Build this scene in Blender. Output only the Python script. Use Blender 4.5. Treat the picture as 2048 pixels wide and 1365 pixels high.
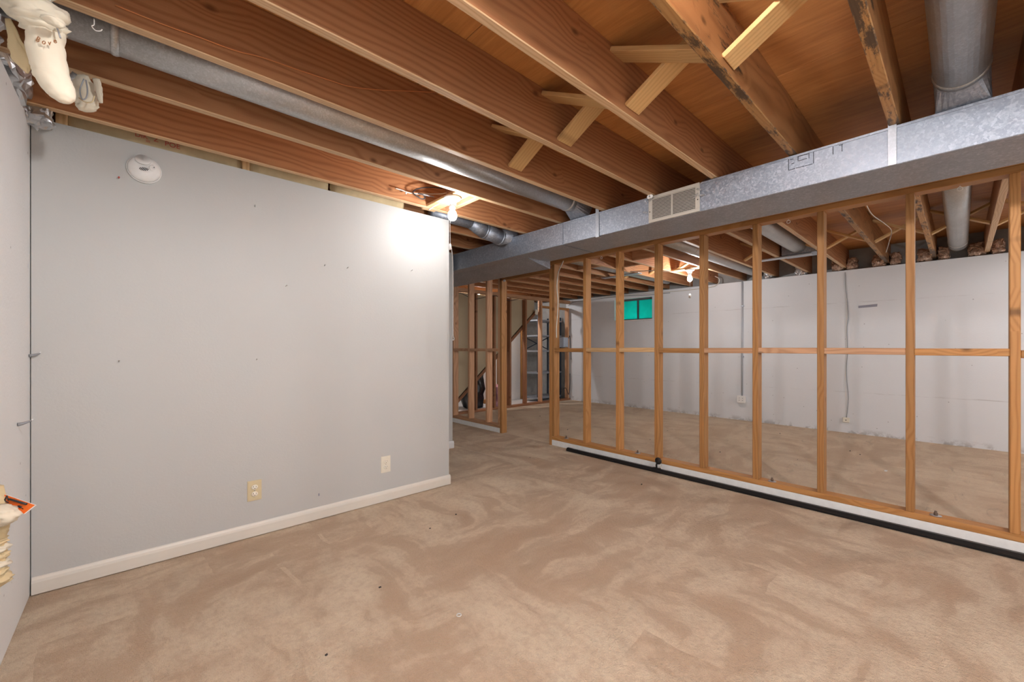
import bpy, bmesh, math, random
from mathutils import Vector, Matrix, noise
random.seed(7)
for o in list(bpy.data.objects): bpy.data.objects.remove(o)
SC = bpy.context.scene; COL = SC.collection

# ------------------------------------------------------------------ camera, world, exposure
TH = math.radians(47.46); H = 1.085; F = 824.0; CX, HY = 1024.0, 696.0
cam_d = bpy.data.cameras.new('camera'); cam = bpy.data.objects.new('camera', cam_d); COL.objects.link(cam)
cam_d.sensor_width = 36; cam_d.lens = 36*F/2048; cam_d.shift_y = (HY-682.5)/2048; cam_d.clip_start = .02
cam.location = (0, 0, H); cam.rotation_euler = (math.pi/2, 0, TH-math.pi/2); SC.camera = cam
W = bpy.data.worlds.new('world'); SC.world = W; W.use_nodes = True
W.node_tree.nodes['Background'].inputs[0].default_value = (.75, .88, 1, 1); W.node_tree.nodes['Background'].inputs[1].default_value = 5.0
SC.view_settings.view_transform = 'Standard'; SC.view_settings.look = 'None'
SC.view_settings.gamma = 1; SC.view_settings.use_curve_mapping = False; SC.view_settings.exposure = 0.5
FILL_DAY = 1.3                                        # glow of the added fill windows, unseen behind the viewer
BULB = 140.0                                     # emission of a bulb's glass (shared by the real lamps and the added fill bulbs)
BULB_COL = (1, .985, .985)

FW = Vector((math.cos(TH), math.sin(TH), 0)); RT = Vector((math.sin(TH), -math.cos(TH), 0)); C0 = Vector((0, 0, H))
def ray(x, y): return FW + RT*((x-CX)/F) + Vector((0, 0, (HY-y)/F))
def onX(x, y, v): d = ray(x, y); return C0+d*(v/d.x)
def onY(x, y, v): d = ray(x, y); return C0+d*(v/d.y)
def onZ(x, y, v): d = ray(x, y); return C0+d*((v-H)/d.z)
def onD(x, y, v): return C0+ray(x, y)*v

# ------------------------------------------------------------------ node helpers
class NT:
    def __init__(s, name):
        s.m = bpy.data.materials.new(name); s.m.use_nodes = True; s.t = s.m.node_tree
        s.b = s.t.nodes['Principled BSDF']; s.out = s.t.nodes['Material Output']
    def n(s, typ, **kw):
        nd = s.t.nodes.new(typ)
        for k, v in kw.items():
            if k.startswith('_'): setattr(nd, k[1:], v)
        for k, v in kw.items():
            if k.startswith('_'): continue
            key = int(k[1:]) if k[0] == 'i' and k[1:].isdigit() else k
            s.set(nd.inputs[key], v)
        return nd
    def set(s, sock, v):
        if isinstance(v, bpy.types.NodeSocket): s.t.links.new(v, sock)
        elif isinstance(v, bpy.types.Node): s.t.links.new(v.outputs[0], sock)
        else:
            if sock.type == 'RGBA' and len(v) == 3: v = (*v, 1)
            sock.default_value = v
    def math(s, op, a, b=0.0, c=None, clamp=False):
        nd = s.t.nodes.new('ShaderNodeMath'); nd.operation = op; nd.use_clamp = clamp
        s.set(nd.inputs[0], a); s.set(nd.inputs[1], b)
        if c is not None: s.set(nd.inputs[2], c)
        return nd.outputs[0]
    def vmath(s, op, a, b=(0, 0, 0)):
        nd = s.t.nodes.new('ShaderNodeVectorMath'); nd.operation = op
        s.set(nd.inputs[0], a); s.set(nd.inputs[1], b); return nd.outputs[0]
    def ramp(s, f, stops):
        nd = s.t.nodes.new('ShaderNodeValToRGB'); s.set(nd.inputs[0], f)
        e = nd.color_ramp.elements
        while len(e) < len(stops): e.new(.5)
        for q, (p, c) in zip(e, stops):
            q.position = p; q.color = (*c, 1) if not isinstance(c, (int, float)) else (c, c, c, 1)
        return nd.outputs[0]
    def mix(s, f, a, b, mode='MIX'):
        nd = s.t.nodes.new('ShaderNodeMix'); nd.data_type = 'RGBA'; nd.blend_type = mode
        s.set(nd.inputs[0], f); s.set(nd.inputs[6], a); s.set(nd.inputs[7], b); return nd.outputs[2]
    def obj(s):
        return s.n('ShaderNodeTexCoord').outputs['Object']
    def scale(s, v, sc): return s.vmath('MULTIPLY', v, sc)
    def noise(s, v, scale, detail=3, rough=.55, dist=0.0):
        return s.n('ShaderNodeTexNoise', Vector=v, Scale=scale, Detail=detail, Roughness=rough, Distortion=dist).outputs[0]
    def bump(s, h, strength=.3, dist=.01):
        nd = s.n('ShaderNodeBump', Height=h, Strength=strength, Distance=dist)
        s.set(s.b.inputs['Normal'], nd); return nd
    def fin(s, color=None, rough=None, metal=None, spec=None):
        if color is not None: s.set(s.b.inputs['Base Color'], color)
        if rough is not None: s.set(s.b.inputs['Roughness'], rough)
        if metal is not None: s.set(s.b.inputs['Metallic'], metal)
        if spec is not None: s.set(s.b.inputs['Specular IOR Level'], spec)
        return s.m

def plain(name, c, rough=.6, metal=0.0, nz=.06, sc=40, bump=0.0, spec=.4):
    t = NT(name); o = t.obj(); n = t.noise(o, sc, 4)
    col = t.mix(n, tuple(x*(1-nz) for x in c), tuple(min(1, x*(1+nz)) for x in c))
    if bump: t.bump(n, bump, .004)
    return t.fin(col, rough, metal, spec)

def wood(name, lo, hi, rough=.55, freq=105, stain=None, knots=1.0, off=(.09, .03), fine=.35):
    t = NT(name); o = t.obj()
    rnd = t.n('ShaderNodeObjectInfo').outputs['Random']
    shift = t.n('ShaderNodeCombineXYZ', X=t.math('MULTIPLY', rnd, 61.0), Y=t.math('MULTIPLY', rnd, .11), Z=t.math('MULTIPLY', t.math('FRACT', t.math('MULTIPLY', rnd, 13.7)), .10))
    p = t.vmath('ADD', o, shift)
    low = t.n('ShaderNodeTexNoise', Vector=t.scale(p, (1.3, 6, 6)), Scale=1.0, Detail=2.0).outputs['Color']
    warp = t.scale(t.vmath('SUBTRACT', low, (.5, .5, .5)), (0, .10, .10))
    q = t.vmath('ADD', t.vmath('ADD', t.scale(p, (.0, 1, 1)), warp), (0, off[0], off[1]))
    ks = t.n('ShaderNodeSeparateXYZ', Vector=t.vmath('ADD', t.scale(p, (1.0, 0, 1.7)), t.scale(low, (.05, 0, .06))))
    kv = t.n('ShaderNodeTexVoronoi', _voronoi_dimensions='2D', Vector=t.n('ShaderNodeCombineXYZ', X=ks.outputs[0], Y=ks.outputs[2]), Scale=2.6, Randomness=1.0)
    gate = t.math('GREATER_THAN', t.n('ShaderNodeSeparateColor', Color=kv.outputs['Color'])  .outputs[0], .62)
    kd = t.math('ADD', kv.outputs['Distance'], t.math('MULTIPLY', t.math('SUBTRACT', 1.0, gate), .5))
    near = t.ramp(kd, [(0.0, 1.0), (.34, 0.0)])
    kn = t.ramp(kd, [(0.02, 1.0), (.075, 0.0)])
    r = t.n('ShaderNodeVectorMath', _operation='LENGTH', i0=q).outputs['Value']
    r = t.math('ADD', r, t.math('MULTIPLY', near, .035*knots))
    w = t.math('SINE', t.math('MULTIPLY', r, freq*6.283/2))
    w = t.math('POWER', t.math('MULTIPLY_ADD', w, .5, .5), 1.8)
    fg = t.noise(t.scale(p, (4, 230, 230)), 1.0, 3, .6)
    f = t.math('ADD', t.math('MULTIPLY', w, .62), t.math('MULTIPLY', t.math('SUBTRACT', fg, .5), fine*2), clamp=True)
    col = t.mix(f, hi, lo)
    tone = t.noise(t.scale(p, (1.2, 3, 3)), 1.2, 2)
    col = t.mix(t.math('MULTIPLY', tone, .32), col, tuple(x*.55 for x in lo))
    bright = t.math('MULTIPLY_ADD', t.math('FRACT', t.math('MULTIPLY', rnd, 7.31)), .34, .83)
    col = t.mix(1.0, col, t.n('ShaderNodeCombineColor', Red=bright, Green=bright, Blue=bright).outputs[0], 'MULTIPLY')
    col = t.mix(t.math('MULTIPLY', kn, .75*knots), col, tuple(x*.38 for x in lo))
    if stain:
        sn = t.noise(t.scale(o, (6, 26, 26)), 1.0, 6, .75)
        big = t.noise(t.scale(o, (1.6, 4, 4)), 1.0, 2)
        sm = t.ramp(t.math('ADD', t.math('MULTIPLY', sn, .7), t.math('MULTIPLY', big, .4)), [(stain, 0.0), (stain+.06, 1.0)])
        col = t.mix(t.math('MULTIPLY', sm, .85), col, (.035, .026, .022))
    t.bump(f, .12, .002)
    return t.fin(col, rough, 0.0, .35)

M = {}
M['stud'] = wood('stud_fir', (.34, .145, .042), (.52, .26, .092))
M['stud_red'] = wood('stud_red_fir', (.40, .205, .105), (.62, .36, .21))
M['stud_pale'] = wood('stud_pale_fir', (.50, .29, .125), (.70, .46, .24))
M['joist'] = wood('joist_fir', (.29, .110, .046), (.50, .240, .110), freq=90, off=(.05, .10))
M['joist_edge'] = wood('joist_edge_grain_bounce', (.50, .29, .14), (.68, .47, .28), freq=150, knots=.3)  # edge grain, paled further with floor bounce put into the colour
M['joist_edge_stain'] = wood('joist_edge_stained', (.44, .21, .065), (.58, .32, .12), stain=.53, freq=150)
M['joist_stain'] = wood('joist_stained', (.32, .14, .05), (.50, .25, .10), stain=.62, freq=90)
M['brace'] = wood('brace_pine', (.56, .33, .125), (.70, .45, .20), knots=.8, fine=.2)
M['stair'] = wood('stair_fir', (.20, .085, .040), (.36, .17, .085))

def mat_ply():
    t = NT('plywood'); o = t.obj(); rnd = t.n('ShaderNodeObjectInfo').outputs['Random']
    p = t.vmath('ADD', o, t.n('ShaderNodeCombineXYZ', X=t.math('MULTIPLY', rnd, 31.0), Y=t.math('MULTIPLY', rnd, 17.0)))
    w = t.noise(t.scale(p, (9, 1.1, 1)), 2.2, 4, .6, 1.2); fg = t.noise(t.scale(p, (120, 5, 1)), 1.0, 3, .7)
    st = t.ramp(t.noise(t.scale(p, (26, 2.2, 1)), 1.0, 5, .7), [(.62, 0.0), (.74, 1.0)])
    f = t.math('ADD', t.math('MULTIPLY', w, .75), t.math('MULTIPLY', fg, .3), clamp=True)
    col = t.ramp(f, [(.25, (.38, .145, .038)), (.75, (.66, .315, .105))])
    col = t.mix(t.math('MULTIPLY', st, .45), col, (.09, .035, .012))
    t.bump(fg, .1, .002)
    return t.fin(col, .5, 0, .4)
M['ply'] = mat_ply()

def mat_galv(name, a, b, sc=55, rough=(.34, .52), metal=.75, dirt=.25):
    t = NT(name); o = t.obj()
    v = t.n('ShaderNodeTexVoronoi', Vector=t.vmath('ADD', o, t.scale(t.n('ShaderNodeTexNoise', Vector=o, Scale=60.0, Detail=2.0).outputs['Color'], (.03, .03, .03))), Scale=float(sc)).outputs['Color']
    g = t.n('ShaderNodeSeparateColor', Color=v).outputs[0]
    n = t.noise(o, 5, 4); fl = t.noise(o, 130, 3)
    f = t.math('ADD', t.math('MULTIPLY', t.math('POWER', g, 2.2), .55), t.math('MULTIPLY', fl, .45), clamp=True)
    col = t.mix(f, a, b)
    col = t.mix(t.math('MULTIPLY', t.ramp(n, [(.4, 0.0), (.75, 1.0)]), dirt), col, tuple(x*.55 for x in a))
    r = t.math('MULTIPLY_ADD', g, rough[1]-rough[0], rough[0])
    t.bump(fl, .04, .002)
    return t.fin(col, r, metal)
M['galv'] = mat_galv('galvanised_sheet', (.26, .295, .36), (.56, .60, .67), 95, (.42, .60), .7, .2)
M['galv_pipe'] = mat_galv('galvanised_pipe', (.42, .42, .41), (.66, .67, .68), 160, (.36, .5))
M['strap'] = mat_galv('strap_steel', (.42, .45, .50), (.6, .63, .68), 120)
M['shelf'] = plain('shelf_steel', (.34, .37, .42), .45, .5)
M['shelf_post'] = plain('shelf_post_steel', (.05, .065, .09), .5, .3)

def mat_carpet(name, light, dark, dirt, patch=1.0):
    t = NT(name); o = t.obj()
    warp = t.scale(t.n('ShaderNodeTexNoise', Vector=o, Scale=2.3, Detail=4.0).outputs['Color'], (.35, .35, 0))
    ow = t.vmath('ADD', o, warp)
    rot = t.n('ShaderNodeMapping', Vector=ow, Rotation=(0, 0, math.radians(58)), Scale=(.9, 3.4, 1)).outputs[0]
    rot2 = t.n('ShaderNodeMapping', Vector=ow, Rotation=(0, 0, math.radians(-14)), Scale=(3.6, .9, 1)).outputs[0]
    d1 = t.noise(rot, 1.6, 4, .6); d2 = t.noise(rot2, 1.5, 4, .6); big = t.noise(o, .9, 3, .5)
    sel = t.ramp(t.noise(o, 1.1, 2), [(.42, 0.0), (.58, 1.0)])
    st = t.math('ADD', t.math('MULTIPLY', d1, sel), t.math('MULTIPLY', d2, t.math('SUBTRACT', 1.0, sel)))
    f = t.math('ADD', t.math('MULTIPLY', st, .95), t.math('MULTIPLY', big, .45))
    f = t.ramp(f, [(.58, 0.0), (.70, .40), (.735, .72), (.86, 1.0)])
    bm = t.n('ShaderNodeMapping', Vector=t.vmath('ADD', o, t.scale(warp, (.28, .28, 0))), Rotation=(0, 0, math.radians(86))).outputs[0]
    br = t.n('ShaderNodeTexBrick', Vector=bm, Color1=(0, 0, 0, 1), Color2=(1, 1, 1, 1), Mortar=(0, 0, 0, 1), Scale=1.0)
    br.inputs['Mortar Size'].default_value = .012; br.inputs['Mortar Smooth'].default_value = .6; br.inputs['Brick Width'].default_value = .62; br.inputs['Row Height'].default_value = .27; br.inputs['Bias'].default_value = -.1
    bg_ = t.math('MULTIPLY', t.ramp(br.outputs[0], [(.45, 0.0), (.62, 1.0)]), t.ramp(t.noise(o, 1.4, 3, .6), [(.42, 0.0), (.52, 1.0)]))
    bg_ = t.math('MULTIPLY', bg_, t.ramp(t.noise(o, 14, 4, .7), [(.30, .35), (.60, 1.0)]))
    f = t.math('MAXIMUM', f, t.math('MULTIPLY', bg_, .85*patch))
    col = t.mix(f, light, dark)
    sp = t.noise(o, 260, 3, .65); md = t.noise(o, 75, 3, .6); fl = t.noise(o, 38, 5, .65)
    col = t.mix(t.ramp(sp, [(.40, .0), (.75, .22)]), col, tuple(x*.5 for x in dark))
    col = t.mix(t.ramp(fl, [(.45, 0.0), (.72, .55)]), col, dark)
    ds = t.ramp(t.noise(t.scale(o, (1.5, 5, 1)), 2.3, 6, .75, .6), [(.58, 0.0), (.72, 1.0)])
    col = t.mix(t.math('MULTIPLY', ds, dirt), col, tuple(x*.45 for x in dark))
    t.bump(t.math('ADD', t.math('MULTIPLY', sp, .5), t.math('MULTIPLY', md, .9)), 1.0, .018)
    t.set(t.b.inputs['Sheen Weight'], .2)
    return t.fin(col, .95, 0, .1)
M['carpet'] = mat_carpet('tan_carpet', (.89, .725, .53), (.60, .415, .27), .14)
M['carpet_far'] = mat_carpet('soiled_carpet', (.88, .715, .52), (.70, .515, .35), .45, .5)

def mat_dry():
    t = NT('grey_drywall_paint'); o = t.obj(); n = t.noise(o, 95, 3, .5); b = t.noise(o, 2.5, 3)
    col = t.mix(b, (.505, .512, .505), (.53, .537, .53))
    t.bump(t.ramp(n, [(.42, 0.0), (.62, 1.0)]), .10, .002); return t.fin(col, .55, 0, .3)
M['drywall'] = mat_dry()
def mat_conc(name, base, lines, flecks, along):
    t = NT(name); o = t.obj(); n = t.noise(o, 3, 5, .6); g = t.noise(o, 60, 4, .65)
    col = t.mix(n, tuple(x*.93 for x in base), base)
    vz = t.n('ShaderNodeTexVoronoi', Vector=o, Scale=9.0)
    pit = t.ramp(vz.outputs['Distance'], [(.035, 1.0), (.06, 0.0)])
    col = t.mix(t.math('MULTIPLY', pit, .6), col, (.2, .19, .19))
    sep = t.n('ShaderNodeSeparateXYZ', Vector=t.vmath('ADD', o, t.scale(t.n('ShaderNodeTexNoise', Vector=o, Scale=6.0, Detail=4.0).outputs['Color'], (0, 0, .02))))
    for z in lines:
        ln = t.math('ABSOLUTE', t.math('SUBTRACT', sep.outputs[2], z+.01))
        lf = t.math('MULTIPLY', t.ramp(ln, [(.0, 1.0), (.008, 0.0)]), t.ramp(t.noise(o, 5, 4), [(.45, 0.0), (.70, .5)]))
        col = t.mix(lf, col, (.33, .31, .30))
    if flecks:
        v2 = t.n('ShaderNodeTexVoronoi', Vector=t.scale(o, (1, 1, .45)), Scale=5.5)
        fl = t.ramp(v2.outputs['Distance'], [(.045, 1.0), (.065, 0.0)])
        col = t.mix(fl, col, (.05, .12, .38))
    else:                                           # scuffed bare concrete where the wall meets the slab
        low = t.ramp(sep.outputs[2], [(.0, 1.0), (.085, 0.0)])
        sc = t.math('MULTIPLY', low, t.ramp(t.noise(o, 9, 5, .7), [(.47, 0.0), (.58, 1.0)]))
        col = t.mix(t.math('MULTIPLY', sc, .7), col, (.24, .22, .21))
    t.bump(t.math('SUBTRACT', g, t.math('MULTIPLY', pit, .8)), .25, .006); return t.fin(col, .7, 0, .3)
M['conc_left'] = mat_conc('white_painted_concrete', (.82, .82, .82), [1.07], True, 1)
M['conc_far'] = mat_conc('far_painted_concrete', (.74, .76, .79), [1.66, .52], False, 1)
M['curb'] = plain('curb_paint', (.84, .86, .86), .7, 0, .10, 30, .35)
M['grey_conc'] = plain('bare_concrete', (.34, .34, .33), .85, 0, .25, 12, .3)
M['slab_white'] = plain('pale_slab', (.62, .62, .62), .8, 0, .15, 8)
M['base'] = plain('baseboard_paint', (.72, .69, .63), .38, 0, .03, 20)
M['base_white'] = plain('baseboard_white', (.8, .8, .8), .4)
M['porc'] = plain('white_porcelain', (.86, .86, .85), .25)
M['plastic'] = plain('white_plastic', (.80, .80, .79), .35)
M['ivory'] = plain('ivory_plastic', (.66, .56, .36), .4)
M['ivory_pale'] = plain('pale_ivory_plastic', (.78, .73, .62), .4)
M['dark'] = plain('dark_slot', (.012, .011, .010), .6)
M['black'] = plain('black_enamel', (.012, .012, .013), .32, 0, .1, 30, 0, .5)
M['black_bag'] = plain('black_plastic_bag', (.012, .013, .016), .3, 0, .2, 12, .3, .5)
M['grille'] = plain('beige_enamel', (.50, .46, .40), .45)
M['canvas'] = plain('cream_canvas', (.72, .65, .52), .85, 0, .08, 14, .25)
M['canvas_old'] = plain('yellowed_canvas', (.66, .53, .32), .85, 0, .12, 14, .25)
M['print'] = plain('brown_print', (.36, .17, .08), .8)
M['red_print'] = plain('red_print', (.52, .10, .08), .8)
M['orange'] = plain('orange_card', (.86, .17, .02), .55)
M['card_white'] = plain('card_edge', (.8, .8, .8), .6)
M['kraft'] = plain('kraft_paper', (.56, .44, .26), .7, 0, .25, 16, .4)
M['pink'] = plain('pink_fibreglass', (.50, .27, .23), .9, 0, .25, 60, .6)
M['foil'] = plain('crumpled_foil', (.62, .63, .65), .28, .85, .2, 25, .2)
M['foil_brown'] = plain('brown_foil_paper', (.40, .27, .20), .38, .35, .35, 40, .3)
M['copper'] = plain('copper_wire', (.62, .26, .10), .4, .4)
M['cable'] = plain('white_cable', (.66, .63, .56), .5)
M['cable_grey'] = plain('grey_cable', (.30, .31, .33), .4, .2)
M['cable_black'] = plain('black_cable', (.03, .03, .035), .45)
M['steel'] = plain('zinc_steel', (.45, .44, .42), .4, .8)
M['rust'] = plain('rusty_bolt', (.16, .11, .08), .7, .3, .3)
M['washer'] = plain('washer_steel', (.42, .41, .42), .5, .6)
M['conduit'] = plain('grey_conduit', (.42, .44, .48), .45)
M['cord'] = plain('grey_pull_cord', (.42, .41, .40), .7, 0, .3, 300)
M['tape'] = plain('grey_tape', (.30, .30, .36), .6)
M['panelbox'] = plain('grey_box_enamel', (.26, .30, .36), .45, .2)
M['beige_panel'] = plain('unpainted_drywall', (.46, .38, .26), .85, 0, .05, 3)
M['door_white'] = plain('white_door_paint', (.78, .77, .76), .5)
M['pink_cloth'] = plain('pink_print_cloth', (.46, .25, .29), .9, 0, .5, 60)
M['winframe'] = plain('window_frame_paint', (.10, .09, .10), .5)
M['debris'] = plain('grit', (.06, .05, .045), .9)
M['paper'] = plain('white_scrap', (.8, .8, .8), .7)
def mat_bulb(k=1.0):
    t = NT('lit_bulb_glass'); e = t.n('ShaderNodeEmission', Color=BULB_COL, Strength=BULB*k)
    t.t.links.new(e.outputs[0], t.out.inputs[0]); return t.m
M['bulb'] = mat_bulb(1.4); M['bulb_room'] = mat_bulb(8.0); M['bulb_fill'] = mat_bulb(13.0); M['bulb_far'] = mat_bulb(3.2); M['bulb_stair'] = mat_bulb(6.0)
def mat_fill():
    t = NT('fill_window_glow'); e = t.n('ShaderNodeEmission', Color=(.95, .98, 1), Strength=FILL_DAY)
    t.t.links.new(e.outputs[0], t.out.inputs[0]); return t.m
M['fill_pane'] = mat_fill()  # emitting panes of the added fill windows
def mat_green():
    t = NT('green_window_glass'); n = t.noise(t.obj(), 14, 4)
    c = t.mix(n, (.015, .58, .47), (.03, .72, .60))
    tr = t.n('ShaderNodeBsdfTranslucent', Color=c); gl = t.n('ShaderNodeBsdfGlossy', Color=(.8, .8, .8), Roughness=.15)
    mx = t.n('ShaderNodeMixShader', i0=.06); t.set(mx.inputs[1], tr); t.set(mx.inputs[2], gl)
    t.t.links.new(mx.outputs[0], t.out.inputs[0]); return t.m
M['green'] = mat_green()
def mat_film():
    t = NT('clear_tape'); t.set(t.b.inputs['Transmission Weight'], .85); t.set(t.b.inputs['IOR'], 1.3)
    return t.fin((.9, .9, .9), .2)
M['film'] = mat_film()

# ------------------------------------------------------------------ mesh helpers
def link(name, me, mat=None, parent=None, loc=None, rot=None):
    o = bpy.data.objects.new(name, me); COL.objects.link(o)
    if mat and not me.materials: me.materials.append(M[mat] if isinstance(mat, str) else mat)
    if loc is not None: o.location = loc
    if rot is not None: o.rotation_euler = rot
    if parent: o.parent = parent
    return o
def mesh(name, vs, fs, smooth=False):
    me = bpy.data.meshes.new(name); me.from_pydata([tuple(v) for v in vs], [], fs); me.update()
    if smooth:
        for p in me.polygons: p.use_smooth = True
    return me
def chbox(lx, ly, lz, c=.002):
    bm = bmesh.new(); bmesh.ops.create_cube(bm, size=1)
    bmesh.ops.scale(bm, vec=(lx, ly, lz), verts=bm.verts)
    if c: bmesh.ops.bevel(bm, geom=list(bm.edges), offset=c, segments=1, affect='EDGES')
    me = bpy.data.meshes.new('box'); bm.to_mesh(me); bm.free(); return me
_cache = {}
def box(name, lo, hi, mat, parent=None, c=.002):
    lo, hi = Vector(lo), Vector(hi); d = hi-lo
    if c: c = min(c, min(d)*.3)
    return link(name, chbox(*d, c), mat, parent, (lo+hi)/2)
def lumber(name, p0, p1, w, h, mat, parent=None, up=(0, 0, 1), c=.003):
    """a board from p0 to p1 (centre line); local X along it, h along 'up', w across"""
    p0, p1 = Vector(p0), Vector(p1); L = (p1-p0).length; x = (p1-p0).normalized()
    z = Vector(up); z = (z-x*z.dot(x)).normalized(); y = z.cross(x)
    key = (round(L, 3), w, h, mat, c)
    if key not in _cache:
        me = chbox(L, w, h, c); me.materials.append(M[mat]); _cache[key] = me
    o = link(name, _cache[key], None, parent)
    o.matrix_world = Matrix.Translation((p0+p1)/2) @ Matrix((x, y, z)).transposed().to_4x4()
    return o
def tube_mesh(pts, r, seg=10, closed=False, caps=True, rs=None):
    pts = [Vector(p) for p in pts]; n = len(pts); vs = []; fs = []
    t0 = (pts[1]-pts[0]).normalized(); a = Vector((0, 0, 1)) if abs(t0.z) < .9 else Vector((1, 0, 0))
    u = t0.cross(a).normalized()
    for i, p in enumerate(pts):
        t = (pts[min(i+1, n-1)]-pts[max(i-1, 0)]).normalized()
        u = (u-t*u.dot(t)).normalized(); v = t.cross(u); rr = rs[i] if rs else r
        for k in range(seg):
            an = 2*math.pi*k/seg; vs.append(p+(u*math.cos(an)+v*math.sin(an))*rr)
    for i in range(n-1):
        for k in range(seg):
            k2 = (k+1) % seg; fs.append((i*seg+k, i*seg+k2, (i+1)*seg+k2, (i+1)*seg+k))
    if caps: fs.append(tuple(reversed(range(seg)))); fs.append(tuple(range((n-1)*seg, n*seg)))
    return mesh('tube', vs, fs, True)
def curve_pts(ctrl, n=8):
    c = [Vector(p) for p in ctrl]; c = [c[0]*2-c[1]]+c+[c[-1]*2-c[-2]]; out = []
    for i in range(1, len(c)-2):
        for k in range(n):
            t = k/n; a, b, d, e = c[i-1], c[i], c[i+1], c[i+2]
            out.append(.5*((2*b)+(d-a)*t+(2*a-5*b+4*d-e)*t*t+(3*b-a-3*d+e)*t**3))
    out.append(c[-2]); return out
def tube(name, ctrl, r, mat, parent=None, n=8, seg=8, smooth=True):
    return link(name, tube_mesh(curve_pts(ctrl, n) if smooth else ctrl, r, seg), mat, parent)
def lathe_mesh(prof, seg=28, axis='Z'):
    vs = []; fs = []; n = len(prof)
    for r, z in prof:
        for k in range(seg):
            a = 2*math.pi*k/seg; x, y = r*math.cos(a), r*math.sin(a)
            vs.append((x, y, z) if axis == 'Z' else ((x, -z, y) if axis == '-Y' else (z, x, y)))
    for i in range(n-1):
        for k in range(seg):
            k2 = (k+1) % seg; fs.append((i*seg+k, i*seg+k2, (i+1)*seg+k2, (i+1)*seg+k))
    fs.append(tuple(range(seg))); fs.append(tuple(range((n-1)*seg, n*seg)))
    me = mesh('lathe', vs, fs, True)
    bm = bmesh.new(); bm.from_mesh(me); bmesh.ops.recalc_face_normals(bm, faces=bm.faces); bm.to_mesh(me); bm.free()
    for p in me.polygons: p.use_smooth = len(p.vertices) == 4
    return me
def prism(name, pts2, lo, hi, plane, mat, parent=None):
    """extrude a 2-D outline; plane 'XZ' extrudes along Y, 'YZ' along X, 'XY' along Z"""
    def P(a, b, t): return (a, t, b) if plane == 'XZ' else ((t, a, b) if plane == 'YZ' else (a, b, t))
    n = len(pts2); vs = [P(a, b, lo) for a, b in pts2]+[P(a, b, hi) for a, b in pts2]
    fs = [tuple(range(n)), tuple(reversed(range(n, 2*n)))]+[(i, (i+1) % n, n+(i+1) % n, n+i) for i in range(n)]
    me = mesh(name, vs, fs); bm = bmesh.new(); bm.from_mesh(me); bmesh.ops.recalc_face_normals(bm, faces=bm.faces); bm.to_mesh(me); bm.free()
    return link(name, me, mat, parent)
def crumple(name, c, size, mat, parent=None, n=10, amp=.02, seed=0, freq=14, smooth=False, rot=(0, 0, 0)):
    bm = bmesh.new(); bmesh.ops.create_cube(bm, size=1)
    bmesh.ops.subdivide_edges(bm, edges=bm.edges, cuts=n, use_grid_fill=True)
    off = Vector((seed*3.1, seed*1.7, seed*2.3))
    for v in bm.verts:
        r = v.co.copy(); l = max(abs(r.x), abs(r.y), abs(r.z)); s = r.normalized()*.5
        v.co = r.lerp(s*1.15, .35)
        v.co = Vector((v.co.x*size[0], v.co.y*size[1], v.co.z*size[2]))
        v.co += Vector(noise.noise_vector(v.co*freq+off))*amp+Vector(noise.noise_vector(v.co*freq*2.7+off))*amp*.6
    me = bpy.data.meshes.new(name); bm.to_mesh(me); bm.free()
    for p in me.polygons: p.use_smooth = smooth
    return link(name, me, mat, parent, c, rot)
def loft_rings(name, rings, mat, parent=None, cap=True, smooth=True):
    n = len(rings[0]); vs = [v for r in rings for v in r]; fs = []
    for i in range(len(rings)-1):
        for k in range(n):
            k2 = (k+1) % n; fs.append((i*n+k, i*n+k2, (i+1)*n+k2, (i+1)*n+k))
    if cap: fs.append(tuple(range(n))); fs.append(tuple(range((len(rings)-1)*n, len(rings)*n)))
    me = mesh(name, vs, fs, smooth); bm = bmesh.new(); bm.from_mesh(me); bmesh.ops.recalc_face_normals(bm, faces=bm.faces); bm.to_mesh(me); bm.free()
    return link(name, me, mat, parent)
def text(name, body, size, mat, parent, mw, ext=.0006):
    cu = bpy.data.curves.new('t', 'FONT'); cu.body = body; cu.size = size; cu.extrude = ext; cu.align_x = 'CENTER'; cu.align_y = 'CENTER'
    to = bpy.data.objects.new('t', cu); COL.objects.link(to)
    dg = bpy.context.evaluated_depsgraph_get(); me = bpy.data.meshes.new_from_object(to.evaluated_get(dg))
    bpy.data.objects.remove(to); me.materials.clear()
    o = link(name, me, mat); o.matrix_world = mw
    if parent: o.parent = parent; o.matrix_parent_inverse = parent.matrix_world.inverted()
    return o
def thing(name, label, cat, loc=(0, 0, 0), group=None):
    o = bpy.data.objects.new(name, None); COL.objects.link(o); o.empty_display_size = .05
    o.location = loc; return tag(o, label, cat, group)
def tag(o, label, cat, group=None):
    o['label'] = label; o['category'] = cat
    if group: o['group'] = group
    return o
def struct(o, label=None, cat=None):
    o['kind'] = 'structure'
    if label: o['label'] = label
    if cat: o['category'] = cat
    return o
def under(root):
    """parts were built in world space: keep them there under a root that is not at the origin"""
    inv = Matrix.Translation(root.location).inverted()
    for ch in root.children: ch.matrix_parent_inverse = inv
    return root

# ------------------------------------------------------------------ dimensions of the place
XL = -.335                       # face of the white concrete wall on the left
YD = 2.75                        # face of the grey drywall partition
XS = 3.426                       # front face of the open stud wall
XF = 6.70                        # face of the far painted concrete wall
YC = 5.50                        # front of the framed wall by the stairs
ZJ = 2.11; ZP = 2.364            # underside of the joists, underside of the plywood
YN = -2.9                        # wall behind the camera
YB = 7.3                         # back of the stair area
T38, T89 = .038, .089

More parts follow.
